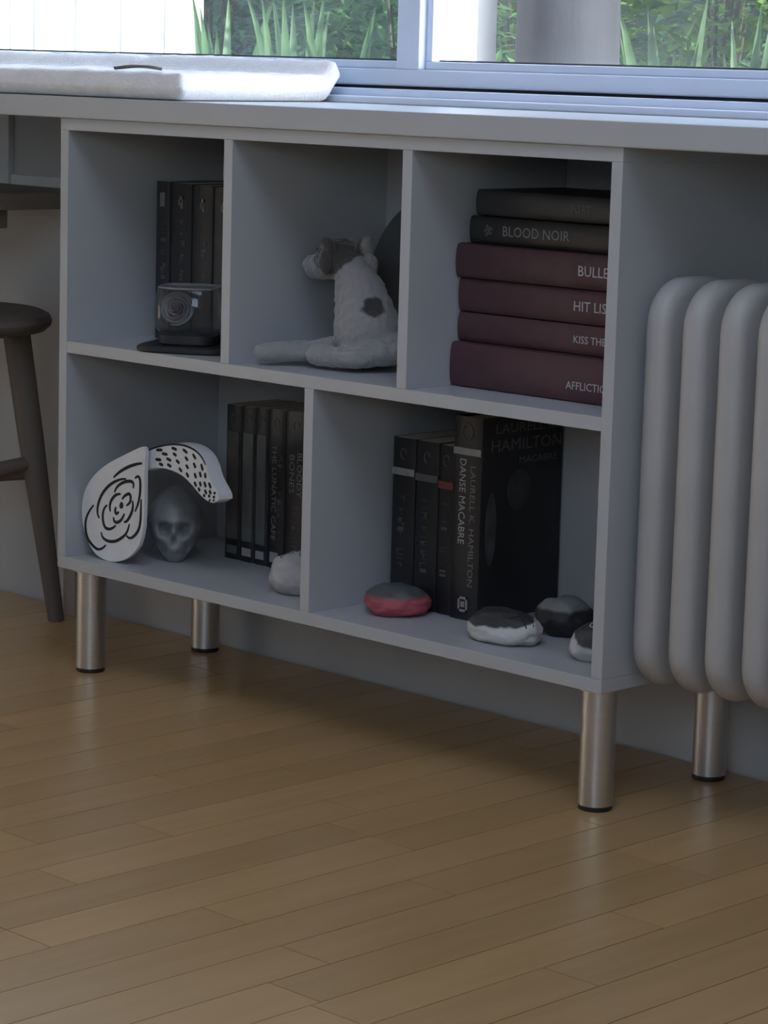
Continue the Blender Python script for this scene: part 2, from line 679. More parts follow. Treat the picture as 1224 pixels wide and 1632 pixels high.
def seat_pad():
    nu, nv, th = 150, 60, .036
    P = {(0, 0): Vector((-.95, .004)), (1, 0): Vector((.238, .004)), (0, 1): Vector((-.95, .40)), (1, 1): Vector((.155, .395))}
    bm = bmesh.new()
    top, bot = [], []

    def hgt(x, y):
        t = min(max((y - .330) / .035, 0), 1)
        return Z1 + .0215 * t * t * (3 - 2 * t)
    for j in range(nv + 1):
        rt, rb = [], []
        for i in range(nu + 1):
            u, v = i / nu, j / nv
            # rounded plan corners at the right end
            uu = u
            p = (P[0, 0] * (1 - uu) + P[1, 0] * uu) * (1 - v) + (P[0, 1] * (1 - uu) + P[1, 1] * uu) * v
            d = min((1 - u) * 1.13, u * 1.13, v * .385, (1 - v) * .385)
            cr = .05
            if v > .5:
                ex, ey = (1 - u) * 1.13, (1 - v) * .385
                if ex < cr and ey < cr:
                    q = math.hypot(cr - ex, cr - ey)
                    if q > 1e-6:
                        f = max(cr - ex, cr - ey) / q
                        p = p + Vector((-(1 - f) * (cr - ex), -(1 - f) * (cr - ey)))
            e = min(d / .016, 1)
            prof = math.sqrt(max(0, 1 - (1 - e) ** 2))
            nz = mnoise.fractal(Vector((p.x * 14, p.y * 14, 3)), 1, 2, 3) * .0035 + mnoise.noise(Vector((p.x * 120, p.y * 120, 9))) * .0012
            zt_ = hgt(p.x, p.y) + th * (.5 + .5 * prof) + nz * prof
            zb_ = hgt(p.x, p.y) + .0006 + th * .35 * (1 - prof) + max(0, .0008 * nz)
            rt.append(bm.verts.new((p.x, p.y, zt_)))
            rb.append(bm.verts.new((p.x, p.y, zb_)))
        top.append(rt)
        bot.append(rb)
    for g in (top, bot):
        for j in range(nv):
            for i in range(nu):
                bm.faces.new((g[j][i], g[j][i + 1], g[j + 1][i + 1], g[j + 1][i]))
    for j in range(nv):
        for i in (0, nu):
            bm.faces.new((top[j][i], top[j + 1][i], bot[j + 1][i], bot[j][i]))
    for i in range(nu):
        for j in (0, nv):
            bm.faces.new((top[j][i], top[j][i + 1], bot[j][i + 1], bot[j][i]))
    return bm_obj('seat_pad', bm, pad_m, None, smooth=True)


tag(seat_pad(), 'white sheepskin seat pad lying on the worktop by the window', 'cushion')

# dried curled leaf lying on the pad
bm = bmesh.new()
lv = []
for i in range(13):
    t = i / 12
    wdt = .006 * math.sin(PI * min(1, t * 1.02 + .02)) + .0008
    for s in (-1, 0, 1):
        lv.append(bm.verts.new((.020 + .062 * t, .075 + .030 * t + s * wdt * 1.4, .8218 + .0035 * math.sin(t * 4.2) * t + (.003 if s else 0) + .0035 * t)))
for i in range(12):
    for s in (0, 1):
        bm.faces.new((lv[i * 3 + s], lv[i * 3 + s + 1], lv[i * 3 + s + 4], lv[i * 3 + s + 3]))
dl = bm_obj('dried_leaf', bm, mat('dry_leaf', (.16, .13, .09), .8, var=.3, scale=120), None, smooth=True)
dl.modifiers.new('t', 'SOLIDIFY').thickness = .001
tag(dl, 'small curled brown dried leaf on the white seat pad', 'leaf')

# ------------------------------------------------------------------ books
_cover_cache = {}


def book(name, label, t, h, d, cover, group, loc, lying=False, hard=False, round_spine=.004, cat='book'):
    """local frame: spine faces -y at y=0; x 0..t thickness, z 0..h height, y 0..d depth.
       lying books are turned so that thickness runs along z and height along x"""
    root = empty(name, loc, label, cat, group)
    M = Matrix.Identity(4)
    if lying:  # (x,y,z)->(h-axis along x, y, thickness along z)
        M = Matrix(((0, 0, 1, 0), (0, 1, 0, 0), (1, 0, 0, 0), (0, 0, 0, 1)))
    ct = .0028 if hard else .0011
    ov = .003 if hard else .0
    nb = 10
    b = round_spine
    outer = [(0, d)] + [(t * (.5 - .5 * math.cos(PI * k / nb)), b * (1 - math.sin(PI * k / nb) ** .6)) for k in range(nb + 1)] + [(t, d)]
    inner = [(ct, d)] + [(ct + (t - 2 * ct) * (.5 - .5 * math.cos(PI * k / nb)), ct * .8 + b * (1 - math.sin(PI * k / nb) ** .6) + .0003) for k in range(nb + 1)] + [(t - ct, d)]
    bm = bmesh.new()
    lo, li, ho, hi = [], [], [], []
    for (x, y), (xi, yi) in zip(outer, inner):
        lo.append(bm.verts.new((x, y, 0)))
        ho.append(bm.verts.new((x, y, h)))
        li.append(bm.verts.new((xi, yi, 0)))
        hi.append(bm.verts.new((xi, yi, h)))
    for k in range(len(outer) - 1):
        bm.faces.new((lo[k], lo[k + 1], ho[k + 1], ho[k]))
        bm.faces.new((li[k], li[k + 1], hi[k + 1], hi[k]))
        bm.faces.new((lo[k], lo[k + 1], li[k + 1], li[k]))
        bm.faces.new((ho[k], ho[k + 1], hi[k + 1], hi[k]))
    for k in (0, -1):
        bm.faces.new((lo[k], li[k], hi[k], ho[k]))
    bmesh.ops.transform(bm, matrix=M, verts=bm.verts)
    bm_obj('cover', bm, cover, root, smooth=True, sharp=40)
    bm = bmesh.new()
    add_box(bm, ct + .0002, t - ct - .0002, b + ct + .001, d - ov - .0005, ov + .0002, h - ov - .0002)
    bmesh.ops.transform(bm, matrix=M, verts=bm.verts)
    bm_obj('page_block', bm, paper, root)
    root['_M'] = 1 if lying else 0
    return root


def spine_text(root, text, size, m, x, z, width=None, down=True):
    """lettering on the spine: x across the thickness, z up the spine (local), running top to bottom, or left to right when lying"""
    if root['_M']:
        mt = Matrix.Translation((z, -.0004, x)) @ Matrix.Rotation(PI / 2, 4, 'X')
    else:
        mt = Matrix.Translation((x, -.0004, z)) @ Matrix.Rotation(PI / 2, 4, 'X') @ Matrix.Rotation(-PI / 2, 4, 'Z')
    return lettering('title_lettering', text, size, m, root, mt, width)


def spine_patch(root, nm, x0, x1, z0, z1, m, out=.0006):
    bm = bmesh.new()
    if root['_M']:
        add_box(bm, z0, z1, -out, .0008, x0, x1)
    else:
        add_box(bm, x0, x1, -out, .0008, z0, z1)
    return bm_obj(nm, bm, m, root)


def spine_scribble(root, m, x, z0, z1, wdt, seed, nm='worn_lettering'):
    """rubbed-off, unreadable print: short strokes down the spine, one mesh"""
    rnd = random.Random(seed)
    bm = bmesh.new()
    z = z1
    while z > z0:
        s = rnd.uniform(.003, .006)
        a, b2 = x - wdt / 2, x + wdt / 2
        k = rnd.random()
        if k < .75:
            add_box(bm, a, b2, -.0005, .0006, z - .0007, z)
            if k < .5:
                add_box(bm, a + (b2 - a) * rnd.choice((0, .45, .85)), a + (b2 - a) * rnd.choice((.1, .55, .99)) + .0006, -.0005, .0006, z - s, z)
        z -= s + .0012
    o = bm_obj(nm, bm, m, root)
    o['kind'] = 'stuff'
    return o


blk = mat('black_cover', (.016, .016, .018), .42, var=.25, scale=30)
blk2 = mat('charcoal_cover', (.026, .027, .03), .45, var=.3, scale=20)
dkgrey = mat('dark_grey_cover', (.045, .048, .05), .5, var=.3, scale=25)
maroon = [mat('maroon_cover_%d' % i, c, .55, var=.12, scale=50, bump=.15, bscale=300) for i, c in enumerate(((.078, .034, .041), (.072, .032, .039), (.068, .030, .037), (.064, .029, .035)))]
silver = mat('silver_print', (.42, .42, .43), .4)
dull = mat('dull_print', (.20, .205, .21), .5)
faint = mat('faint_print', (.095, .10, .105), .5)
greyp = mat('grey_spine_panel', (.105, .112, .108), .55, var=.2, scale=60)
brownp = mat('brown_spine_panel', (.085, .075, .07), .55, var=.3, scale=60)
redp = mat('red_spine_panel', (.22, .045, .045), .55)
palep = mat('pale_spine_panel', (.30, .30, .30), .55, var=.15, scale=80)

# stack of hardbacks lying in the upper right compartment, bottom to top
zc = ZS + .0003
stack = [  # thickness, x start, length, cover, title, text x centre (world), size, colour, y
    (.0535, .6562, .240, maroon[0], 'AFFLICTION', .877, .0130, silver, .0735, 'thick maroon hardback at the bottom of the lying stack'),
    (.0355, .6572, .240, maroon[1], 'KISS THE DEAD', .884, .0126, silver, .084, 'maroon hardback lying second from the bottom of the stack'),
    (.0405, .6580, .240, maroon[2], 'HIT LIST', .870, .0165, silver, .083, 'maroon hardback lying third from the bottom of the stack'),
    (.0410, .6570, .240, maroon[3], 'BULLET', .8775, .0170, silver, .0775, 'topmost of the maroon hardbacks, under two black books'),
    (.0330, .670, .235, blk, 'BLOOD NOIR', .775, .0170, dull, .086, 'black hardback with grey spine lettering lying on the maroon ones'),
    (.0310, .677, .210, blk2, 'FLIRT', .842, .0130, faint, .088, 'thin charcoal book lying at the top of the stack'),
]
for t, x, ln, cv, ti, tx, sz, tm, y, lab in stack:
    r = book('hardback_book', lab, t, ln, .158, cv, 'stack of hardbacks in the upper right compartment', (x, y, zc), lying=True, hard=True, round_spine=.007)
    spine_text(r, ti, sz, tm, t * (.36 if ti == 'AFFLICTION' else .5), tx - x)
    if ti == 'BLOOD NOIR':
        bm = bmesh.new()
        for q in range(9):
            a = q * 2.4
            rr = .0022 * math.sqrt(q + .5)
            add_box(bm, .030 + rr * math.cos(a) - .0017, .030 + rr * math.cos(a) + .0017, -.0005, .001, t * .5 + rr * math.sin(a) - .0014, t * .5 + rr * math.sin(a) + .0014)
        bm_obj('spine_emblem', bm, faint, r)
    zc += t + .0004

# four black books, upper left compartment
ub = [(.0290, 'leftmost'), (.0435, 'second'), (.0420, 'third'), (.0400, 'fourth')]
labs = ['leftmost black paperback standing behind the glass jar, pale rectangle on spine', 'second black paperback from the left behind the glass jar',
        'third black paperback from the left behind the glass jar', 'black paperback next to the divider behind the glass jar']
x = .044
for i, (t, _) in enumerate(ub):
    r = book('paperback_book', labs[i], t - .0006, .2145 - .001 * i, .125, blk2 if i != 3 else dkgrey, 'black paperbacks in the upper left compartment', (x, .13 + .001 * i, ZS + .0003))
    bm = bmesh.new()
    cx, zz = t * .52, .190 - .002 * i
    if i == 0:
        add_box(bm, cx - .0048, cx + .0048, -.0006, .0008, zz - .0095, zz + .0095)
    else:
        for (a, b, c, d) in ((-.0045, .0045, .004, .0085), (-.0045, -.002, -.002, .0085), (.002, .0045, -.002, .0085), (-.0045, .0045, -.004, -.001), (0.0, .0045, -.0085, -.003)):
            add_box(bm, cx + a, cx + b, -.0006, .0008, zz + c, zz + d)
    bm_obj('spine_emblem', bm, dull, r)
    spine_scribble(r, faint, t * .62, .085, .165, .010, 40 + i)
    x += t

# five paperbacks, lower left compartment
x = .147
ll = [(.0330, 'dark paperback with a brownish spine panel nearest the skull', brownp, None),
      (.0295, 'black paperback with a grey spine panel second from the skull', greyp, None),
      (.0265, 'black paperback with a grey spine panel in the middle of its row of five', greyp, None),
      (.0340, 'black paperback with pale lettering down its spine, second from the low divider', None, 'THE LUNATIC CAFE'),
      (.0450, 'thick black paperback with two lines of large spine lettering at the low divider', None, 'BLOODY')]
for i, (t, lab, pm, ti) in enumerate(ll):
    h = .2125 + .001 * i
    r = book('paperback_book', lab, t - .0006, h, .098, blk, 'paperbacks in the lower left compartment', (x, .1735 - .0012 * i, ZB + .0003))
    if pm:
        spine_patch(r, 'spine_panel', t * .16, t * .84, .028, h - .036, pm)
        spine_scribble(r, faint if pm is brownp else mat('dark_print', (.03, .03, .03), .5), t * .5, .04, h - .05, t * .34, 70 + i)
        spine_patch(r, 'publisher_mark', t * .2, t * .8, .008, .019, palep if i else greyp)
    elif ti == 'BLOODY':
        spine_text(r, 'BLOODY', .0135, dull, t * .66, h - .083, .060)
        spine_text(r, 'BONES', .0135, dull, t * .33, h - .083, .052)
        spine_scribble(r, faint, t * .5, .035, .09, .010, 91)
    else:
        spine_text(r, ti, .0125, dull, t * .40, h * .48, .130)
        spine_scribble(r, faint, t * .72, .05, h - .06, .007, 93)
        spine_patch(r, 'publisher_mark', t * .25, t * .7, .008, .022, palep)
    bm = bmesh.new()
    ring_tube(bm, [(t * .5 + .005 * math.cos(a), -.0003, h - .018 + .006 * math.sin(a)) for a in [k * PI / 5 for k in range(8)]], .0009, 5)
    bm_obj('spine_emblem', bm, faint, r)
    x += t

# lower right row: three dark paperbacks and one taller hardback with its front cover in view
x = .512
lr = [(.0415, 'black paperback with pale band across its spine at the left end of the row', palep, .214),
      (.0400, 'black paperback with grey band across its spine, second in the lower right row', greyp, .214),
      (.0270, 'slim black paperback with a small red band on its spine', redp, .213)]
for i, (t, lab, pm, h) in enumerate(lr):
    r = book('paperback_book', lab, t - .0006, h, .125, blk, 'dark books in the lower right compartment', (x, .1265, ZB + .0003))
    zb_ = .171 if i == 0 else (.168 if i == 1 else .163)
    spine_patch(r, 'spine_band', .001, t - .0016, zb_ - .0045, zb_ + .0045, pm)
    spine_scribble(r, faint, t * .45, .05, .14, .010, 120 + i)
    bm = bmesh.new()
    ring_tube(bm, [(t * .5 + .005 * math.cos(a), -.0003, .194 + .007 * math.sin(a)) for a in [k * PI / 5 for k in range(9)]], .0009, 5)
    bm_obj('spine_emblem', bm, faint, r)
    x += t
t, h = .0480, .2535
r = book('hardback_book', 'tall black hardback with bright spine title and its front cover in view', t, h, .150, blk, 'dark books in the lower right compartment', (x + .0008, .122, ZB + .0003), hard=True, round_spine=.003)
spine_patch(r, 'spine_band', .0015, t - .0015, .206, .2145, palep)
spine_text(r, 'DANSE MACABRE', .0150, mat('bright_print', (.46, .46, .46), .5), t * .36, .148, .106)
spine_text(r, 'LAURELL K. HAMILTON', .0125, dull, t * .72, .118, .150)
bm = bmesh.new()
for q in range(12):
    a0, a1 = q * PI / 6, (q + 1) * PI / 6
    ring_tube(bm, [(t * .5 + .009 * math.cos(a0), -.0003, .2345 + .0105 * math.sin(a0)), (t * .5 + .009 * math.cos(a1), -.0003, .2345 + .0105 * math.sin(a1))], .0008, 5)
bm_obj('spine_emblem', bm, faint, r)
bm = bmesh.new()
for a, b, c, d in ((0, .016, .016, .019), (0, .016, 0, .003), (0, .003, 0, .019), (.013, .016, 0, .019), (.005, .011, .006, .013)):
    add_box(bm, .016 + a, .016 + b, -.0006, .0008, .010 + c, .010 + d)
bm_obj('publisher_mark', bm, palep, r)
# front cover print on the +x face
RC = Matrix.Rotation(PI / 2, 4, 'Z') @ Matrix.Rotation(PI / 2, 4, 'X')
for txt, yy, zz, sz, wd in (('LAURELL K.', .082, .238, .017, .115), ('HAMILTON', .082, .217, .021, .13), ('MACABRE', .104, .197, .012, .07)):
    lettering('title_lettering', txt, sz, faint, r, Matrix.Translation((t + .0004, yy, zz)) @ RC, wd)


def cover_shape(nm, pts, m):
    bm = bmesh.new()
    a = [bm.verts.new((t + .0001, y, z)) for y, z in pts]
    b = [bm.verts.new((t + .0006, y, z)) for y, z in pts]
    bm.faces.new(a)
    bm.faces.new(b)
    for k in range(len(pts)):
        bm.faces.new((a[k], a[(k + 1) % len(pts)], b[(k + 1) % len(pts)], b[k]))
    return bm_obj(nm, bm, m, r)


def ell(cy, cz, ry, rz, n=20):
    return [(cy + ry * math.cos(2 * PI * k / n), cz + rz * math.sin(2 * PI * k / n)) for k in range(n)]


fig = mat('cover_figure_print', (.062, .066, .068), .6, var=.35, scale=40)
cover_shape('cover_print', ell(.020, .115, .010, .045), fig)
cover_shape('cover_print', ell(.070, .160, .022, .026), mat('cover_shade_print', (.034, .036, .038), .6, var=.4, scale=40))

# ------------------------------------------------------------------ glass jar with a rose on a slate coaster
cst = lathe('coaster', [(.001, 0), (.062, 0), (.064, .002), (.064, .006), (.062, .008), (.001, .008)], glass_dark, None, 48, power=5)
cst.location = (.190, .073, ZS + .0003)
cst.rotation_euler = (0, 0, .5)
tag(cst, 'flat black slate coaster under the glass jar', 'coaster')
jr = empty('glass_jar', (.188, .070, ZS + .0086), 'squat clear glass jar holding a pale rose, on a slate coaster', 'jar', rz=.62)
jg = glass('jar_glass', (.93, .95, .96), .07, 1.0)  # pale film stands in for light caught on the jar's edges
lathe('base', [(.001, 0), (.036, 0), (.038, .002), (.038, .013), (.036, .0145), (.001, .0145)], glass_dark, jr, 40, power=4)
prof = [(.030, .0150), (.039, .0165), (.0430, .022), (.0455, .036), (.0455, .048), (.0435, .062), (.0415, .072), (.0395, .0745)]
prof += [(.0385, .0735), (.0400, .062), (.0425, .048), (.0425, .036), (.0400, .0235), (.0372, .0190), (.028, .0180)]
lathe('jar_wall', prof, jg, jr, 48, power=3.2)
lathe('jar_rim', [(.0392, .0738), (.0412, .0738), (.0416, .0752), (.0404, .0762), (.0390, .0752)], mat('rim_highlight', (.24, .25, .255), .15), jr, 48, power=3.2)  # light on the rim painted as a pale grey ring
# rose head, facing the front of the shelf
petal_m = mat('rose_petal', (.30, .245, .255), .7, var=.15, scale=60)
petal_g = mat('rose_petal_outer', (.29, .285, .29), .7, var=.12, scale=60)
rose = bpy.data.objects.new('rose', None)
COL.objects.link(rose)
rose.parent = jr
rose.location = (-.016, -.012, .047)
rose.rotation_euler = (math.radians(72), 0, 0)
for k in range(20):
    rr = .0030 + .00092 * k
    a0 = k * 2.4
    bm = bmesh.new()
    rows = []
    for i in range(9):
        a = a0 - 1.2 + 2.4 * i / 8
        row = []
        for j in range(5):
            tt = j / 4
            rad_ = rr * (.55 + .5 * tt + .12 * tt * tt)
            zz = -.012 + (.021 - .0006 * k) * tt - .004 * tt * ((i - 4) / 4) ** 2
            row.append(bm.verts.new((rad_ * math.cos(a), rad_ * math.sin(a), zz)))
        rows.append(row)
    for i in range(8):
        for j in range(4):
            bm.faces.new((rows[i][j], rows[i + 1][j], rows[i + 1][j + 1], rows[i][j + 1]))
    p = bm_obj('petal', bm, petal_m if k < 12 else petal_g, rose, smooth=True)
    p.modifiers.new('s', 'SOLIDIFY').thickness = .0007

# ------------------------------------------------------------------ plush dog, upper middle compartment
dog = empty('plush_dog', (.455, .116, ZS + .0032), 'white plush dog with dark patches sitting with front legs stretched out', 'plush toy')


def dog_material():
    m = bpy.data.materials.new('plush_fur')
    m.use_nodes = True
    nt = m.node_tree
    b = nt.nodes['Principled BSDF']
    b.inputs['Roughness'].default_value = .95
    b.inputs['Sheen Weight'].default_value = .4
    tc = nt.nodes.new('ShaderNodeTexCoord')
    nz = nt.nodes.new('ShaderNodeTexNoise')
    nz.inputs['Scale'].default_value = 90
    nt.links.new(tc.outputs['Object'], nz.inputs['Vector'])
    last = None
    for (c, r) in dog_spots:
        mp = nt.nodes.new('ShaderNodeVectorMath')
        mp.operation = 'DISTANCE'
        mp.inputs[1].default_value = c
        nt.links.new(tc.outputs['Object'], mp.inputs[0])
        ad = nt.nodes.new('ShaderNodeMath')
        ad.operation = 'MULTIPLY_ADD'
        ad.inputs[1].default_value = .012
        nt.links.new(nz.outputs[0], ad.inputs[0])
        nt.links.new(mp.outputs['Value'], ad.inputs[2])
        mr = nt.nodes.new('ShaderNodeMapRange')
        mr.inputs[1].default_value = r - .001 + .006
        mr.inputs[2].default_value = r + .003 + .006
        mr.inputs[3].default_value = 1
        mr.inputs[4].default_value = 0
        nt.links.new(ad.outputs[0], mr.inputs[0])
        if last is None:
            last = mr.outputs[0]
        else:
            mx = nt.nodes.new('ShaderNodeMath')
            mx.operation = 'MAXIMUM'
            nt.links.new(last, mx.inputs[0])
            nt.links.new(mr.outputs[0], mx.inputs[1])
            last = mx.outputs[0]
    mix = nt.nodes.new('ShaderNodeMix')
    mix.data_type = 'RGBA'
    mix.inputs['A'].default_value = (.30, .29, .285, 1)
    mix.inputs['B'].default_value = (.06, .055, .05, 1)
    nt.links.new(last, mix.inputs['Factor'])
    nt.links.new(mix.outputs['Result'], b.inputs['Base Color'])
    bp = nt.nodes.new('ShaderNodeBump')
    bp.inputs['Strength'].default_value = .6
    bp.inputs['Distance'].default_value = .002
    n2 = nt.nodes.new('ShaderNodeTexNoise')
    n2.inputs['Scale'].default_value = 400
    nt.links.new(tc.outputs['Object'], n2.inputs['Vector'])
    nt.links.new(n2.outputs[0], bp.inputs['Height'])
    nt.links.new(bp.outputs[0], b.inputs['Normal'])
    return m


# local coordinates: origin on the shelf under the rump; the dog faces -x / the front
dog_spots = [((.043, -.016, .0775), .0130), ((-.034, -.004, .146), .036), ((-.032, -.03, .142), .030), ((.05, -.01, .03), .012)]
dm = dog_material()
body_parts = [
    ((.018, .0, .044), (.044, .044, .044), (0, 0, 0)),            # rump
    [((.018, 0, .046), .044), ((.006, .0, .085), .035), ((-.010, .0, .118), .024)],   # chest and neck
    ((-.036, .0, .132), (.031, .028, .027), (0, 0, 0)),           # head
    ((-.080, .004, .118), (.022, .017, .0155), (0, .25, 0)),      # muzzle
    ((-.062, .002, .122), (.022, .019, .018), (0, .25, 0)),
    [((-.015, -.004, .022), .017), ((-.048, -.048, .0140), .0128), ((-.080, -.088, .0130), .0125)],   # near front leg
    [((-.025, .020, .022), .015), ((-.062, -.015, .0140), .0125), ((-.094, -.050, .0130), .012)],     # far front leg
    [((.070, .004, .026), .020), ((.045, -.048, .0150), .014), ((-.016, -.056, .0140), .0135)],       # hind leg
]
blob('body', body_parts, dm, dog, voxel=.0028, smooth_it=5, noise=.0022, nscale=130)
blob('ear', [((-.006, .014, .143), (.010, .016, .024), (.1, .5, 0)), ((.004, .016, .122), (.008, .013, .018), (0, .2, 0))], dm, dog, voxel=.0025, noise=.0015, nscale=130)
blob('ear', [((-.030, -.024, .146), (.012, .008, .020), (.6, .3, 0)), ((-.030, -.032, .130), (.011, .006, .018), (.2, .2, 0))], dm, dog, voxel=.0025, noise=.0015, nscale=130)
blob('nose', [((-.1005, .004, .122), (.005, .007, .005), (0, 0, 0))], ink, dog, voxel=.0012, smooth_it=2)
for s in (-1, 1):
    blob('eye', [((-.058, .002 + s * .017, .142), (.0032, .0032, .0032), (0, 0, 0))], ink, dog, voxel=.0008, smooth_it=1)

# dark round tray leaning behind the dog
tray = lathe('round_tray', [(.001, -.003), (.099, -.003), (.104, .001), (.1065, .006), (.103, .0065), (.0985, .0015), (.001, .0015)],
             mat('tray_lacquer', (.020, .021, .022), .45, var=.2, scale=25), None, 64)
tray.rotation_euler = (math.radians(82), 0, 0)
tray.location = (.452, .2535, ZS + .1070)
lathe('rim', [(.1035, .0035), (.1062, .0048), (.1072, .0068), (.1050, .0072)], mat('tray_rim', (.10, .105, .11), .4), tray, 64)
tag(tray, 'dark round tray leaning against the back behind the plush dog', 'tray')

# ------------------------------------------------------------------ rose plate and dashed arch, skull (lower left)
arch = empty('painted_ornament', (.10, .035, ZB), 'white flat ornament with black inked rose and dashed arch in front of the skull', 'ornament')


def apart(o):
    o.parent = arch
    o.matrix_parent_inverse = Matrix.Translation(-Vector(arch.location))
    return o


YP = .026
plate_outline = [(0.0849, 0.1613), (0.0609, 0.163), (0.042, 0.1724), (0.0268, 0.1911), (0.019, 0.2162), (0.0207, 0.24), (0.0298, 0.2603),
    (0.0483, 0.279), (0.0746, 0.2961), (0.1059, 0.3101), (0.1317, 0.3217), (0.1496, 0.3289), (0.1524, 0.3191), (0.1502, 0.2994),
    (0.151, 0.2614), (0.1504, 0.2274), (0.147, 0.2056), (0.1395, 0.1891), (0.1242, 0.1757), (0.106, 0.1662)]


def smooth_closed(pts, it=2):
    for _ in range(it):
        q = []
        n_ = len(pts)
        for i in range(n_):
            a, b = pts[i], pts[(i + 1) % n_]
            q.append((a[0] * .75 + b[0] * .25, a[1] * .75 + b[1] * .25))
            q.append((a[0] * .25 + b[0] * .75, a[1] * .25 + b[1] * .75))
        pts = q
    return pts


pl = smooth_closed(plate_outline)
zmin = min(z for _, z in pl)
pl = [(max(x, T + .001), z - zmin + ZB + .0004) for x, z in pl]
apart(prism_xz('rose_plate', pl, YP, YP + .006, white_card, None, bev=.0008))
# arch band standing behind the plate's upper edge
band_outer = [(0.1103, 0.3052), (0.1334, 0.3182), (0.164, 0.3295), (0.1968, 0.3363), (0.2243, 0.3357), (0.2456, 0.3283), (0.2584, 0.3133),
    (0.2636, 0.299), (0.2763, 0.2857), (0.2825, 0.279), (0.284, 0.2718)]
band_inner = [(0.2731, 0.2662), (0.2608, 0.267), (0.2457, 0.2742), (0.2306, 0.2848), (0.2103, 0.2956), (0.1824, 0.3005), (0.1544, 0.2987),
    (0.1314, 0.2899), (0.1132, 0.2876)]


def smooth_open(p, it=2):
    for _ in range(it):
        q = [p[0]]
        for a, b in zip(p, p[1:]):
            q += [(a[0] * .75 + b[0] * .25, a[1] * .75 + b[1] * .25), (a[0] * .25 + b[0] * .75, a[1] * .25 + b[1] * .75)]
        p = q + [p[-1]]
    return p


YA = .040
so_, si_ = smooth_open(band_outer), smooth_open(band_inner)
band = so_ + si_
band = [(x_, max(z_, ZB + .0005)) for x_, z_ in band]
apart(prism_xz('arch_band', band, YA, YA + .024, white_card, None, bev=.0006))


def ribbon(bm, pts, wdt, y0, y1):
    """flat inked stroke in the x-z plane"""
    n_ = len(pts)
    a, b = [], []
    for i, (x_, z_) in enumerate(pts):
        p0 = Vector(pts[max(0, i - 1)])
        p1 = Vector(pts[min(n_ - 1, i + 1)])
        t_ = (p1 - p0).normalized()
        nn = Vector((-t_.y, t_.x))
        ww = wdt * (.45 + .55 * math.sin(PI * (i + .5) / n_))
        a.append(Vector((x_, z_)) + nn * ww / 2)
        b.append(Vector((x_, z_)) - nn * ww / 2)
    ra = [bm.verts.new((p.x, y0, p.y)) for p in a]
    rb = [bm.verts.new((p.x, y0, p.y)) for p in b]
    rc = [bm.verts.new((p.x, y1, p.y)) for p in a]
    rd = [bm.verts.new((p.x, y1, p.y)) for p in b]
    for i in range(n_ - 1):
        bm.faces.new((ra[i], ra[i + 1], rb[i + 1], rb[i]))
        bm.faces.new((ra[i], ra[i + 1], rc[i + 1], rc[i]))
        bm.faces.new((rb[i], rb[i + 1], rd[i + 1], rd[i]))


strokes = [
    [(0.0866, 0.278), (0.0993, 0.2875), (0.117, 0.2964), (0.1347, 0.3024), (0.1461, 0.3046)],
    [(0.1135, 0.2793), (0.102, 0.2778), (0.0841, 0.2705), (0.0687, 0.2592), (0.0585, 0.2461), (0.0535, 0.2335), (0.0536, 0.2234),
    (0.0577, 0.218)],
    [(0.089, 0.2576), (0.0932, 0.2658), (0.1047, 0.2731), (0.1174, 0.2772), (0.1263, 0.2775), (0.129, 0.2737), (0.1278, 0.2685)],
    [(0.1313, 0.2823), (0.1363, 0.2863), (0.1414, 0.2845), (0.1429, 0.2738), (0.1419, 0.2604), (0.1383, 0.2482), (0.1322, 0.2374)],
    [(0.1448, 0.2558), (0.1443, 0.2407), (0.1439, 0.2256), (0.1406, 0.2135), (0.1316, 0.2038), (0.1215, 0.199), (0.115, 0.2023)],
    [(0.0456, 0.235), (0.0352, 0.2243), (0.0288, 0.2131), (0.0276, 0.201), (0.0318, 0.1879), (0.0412, 0.1799), (0.0544, 0.1741),
    (0.0649, 0.1773), (0.0726, 0.1836)],
    [(0.0619, 0.1999), (0.0646, 0.1926), (0.0751, 0.189), (0.0907, 0.1904), (0.1035, 0.1965), (0.1162, 0.2058), (0.1211, 0.2191)],
    [(0.0743, 0.2388), (0.0679, 0.2338), (0.0646, 0.2248), (0.0656, 0.2148), (0.0696, 0.2069), (0.0788, 0.2056), (0.0878, 0.2094),
    (0.0929, 0.2135)],
    [(0.1024, 0.2577), (0.0921, 0.2555), (0.0832, 0.2476), (0.079, 0.2386), (0.0809, 0.2304)],
    [(0.1051, 0.2505), (0.1101, 0.2562), (0.1203, 0.2609), (0.1234, 0.2563), (0.1218, 0.2477), (0.1142, 0.2433)],
    [(0.0875, 0.2237), (0.0889, 0.218), (0.0954, 0.2172), (0.1043, 0.2218), (0.1106, 0.2319)],
    [(0.1268, 0.2517), (0.1283, 0.2436), (0.1246, 0.233), (0.1159, 0.2218), (0.1095, 0.22)],
    [(0.0924, 0.2387), (0.0905, 0.2317), (0.0939, 0.2288), (0.099, 0.2329)],
    [(0.1014, 0.2441), (0.1052, 0.2455), (0.1058, 0.2405), (0.1017, 0.2391), (0.1014, 0.2436)],
]
for st in strokes:
    bm = bmesh.new()
    pp = smooth_open(st, 2)
    ribbon(bm, [(a, b - zmin + ZB + .0004) for a, b in pp], .0045, YP - .0004, YP + .0005)
    apart(bm_obj('ink_stroke', bm, ink))
# dashes over the arch's front face
random.seed(11)
cl_o, cl_i = so_[8:-2], list(reversed(si_))[8:-2]


def along(c, t_):
    f_ = t_ * (len(c) - 1)
    i = min(int(f_), len(c) - 2)
    g = f_ - i
    return (c[i][0] * (1 - g) + c[i + 1][0] * g, c[i][1] * (1 - g) + c[i + 1][1] * g)


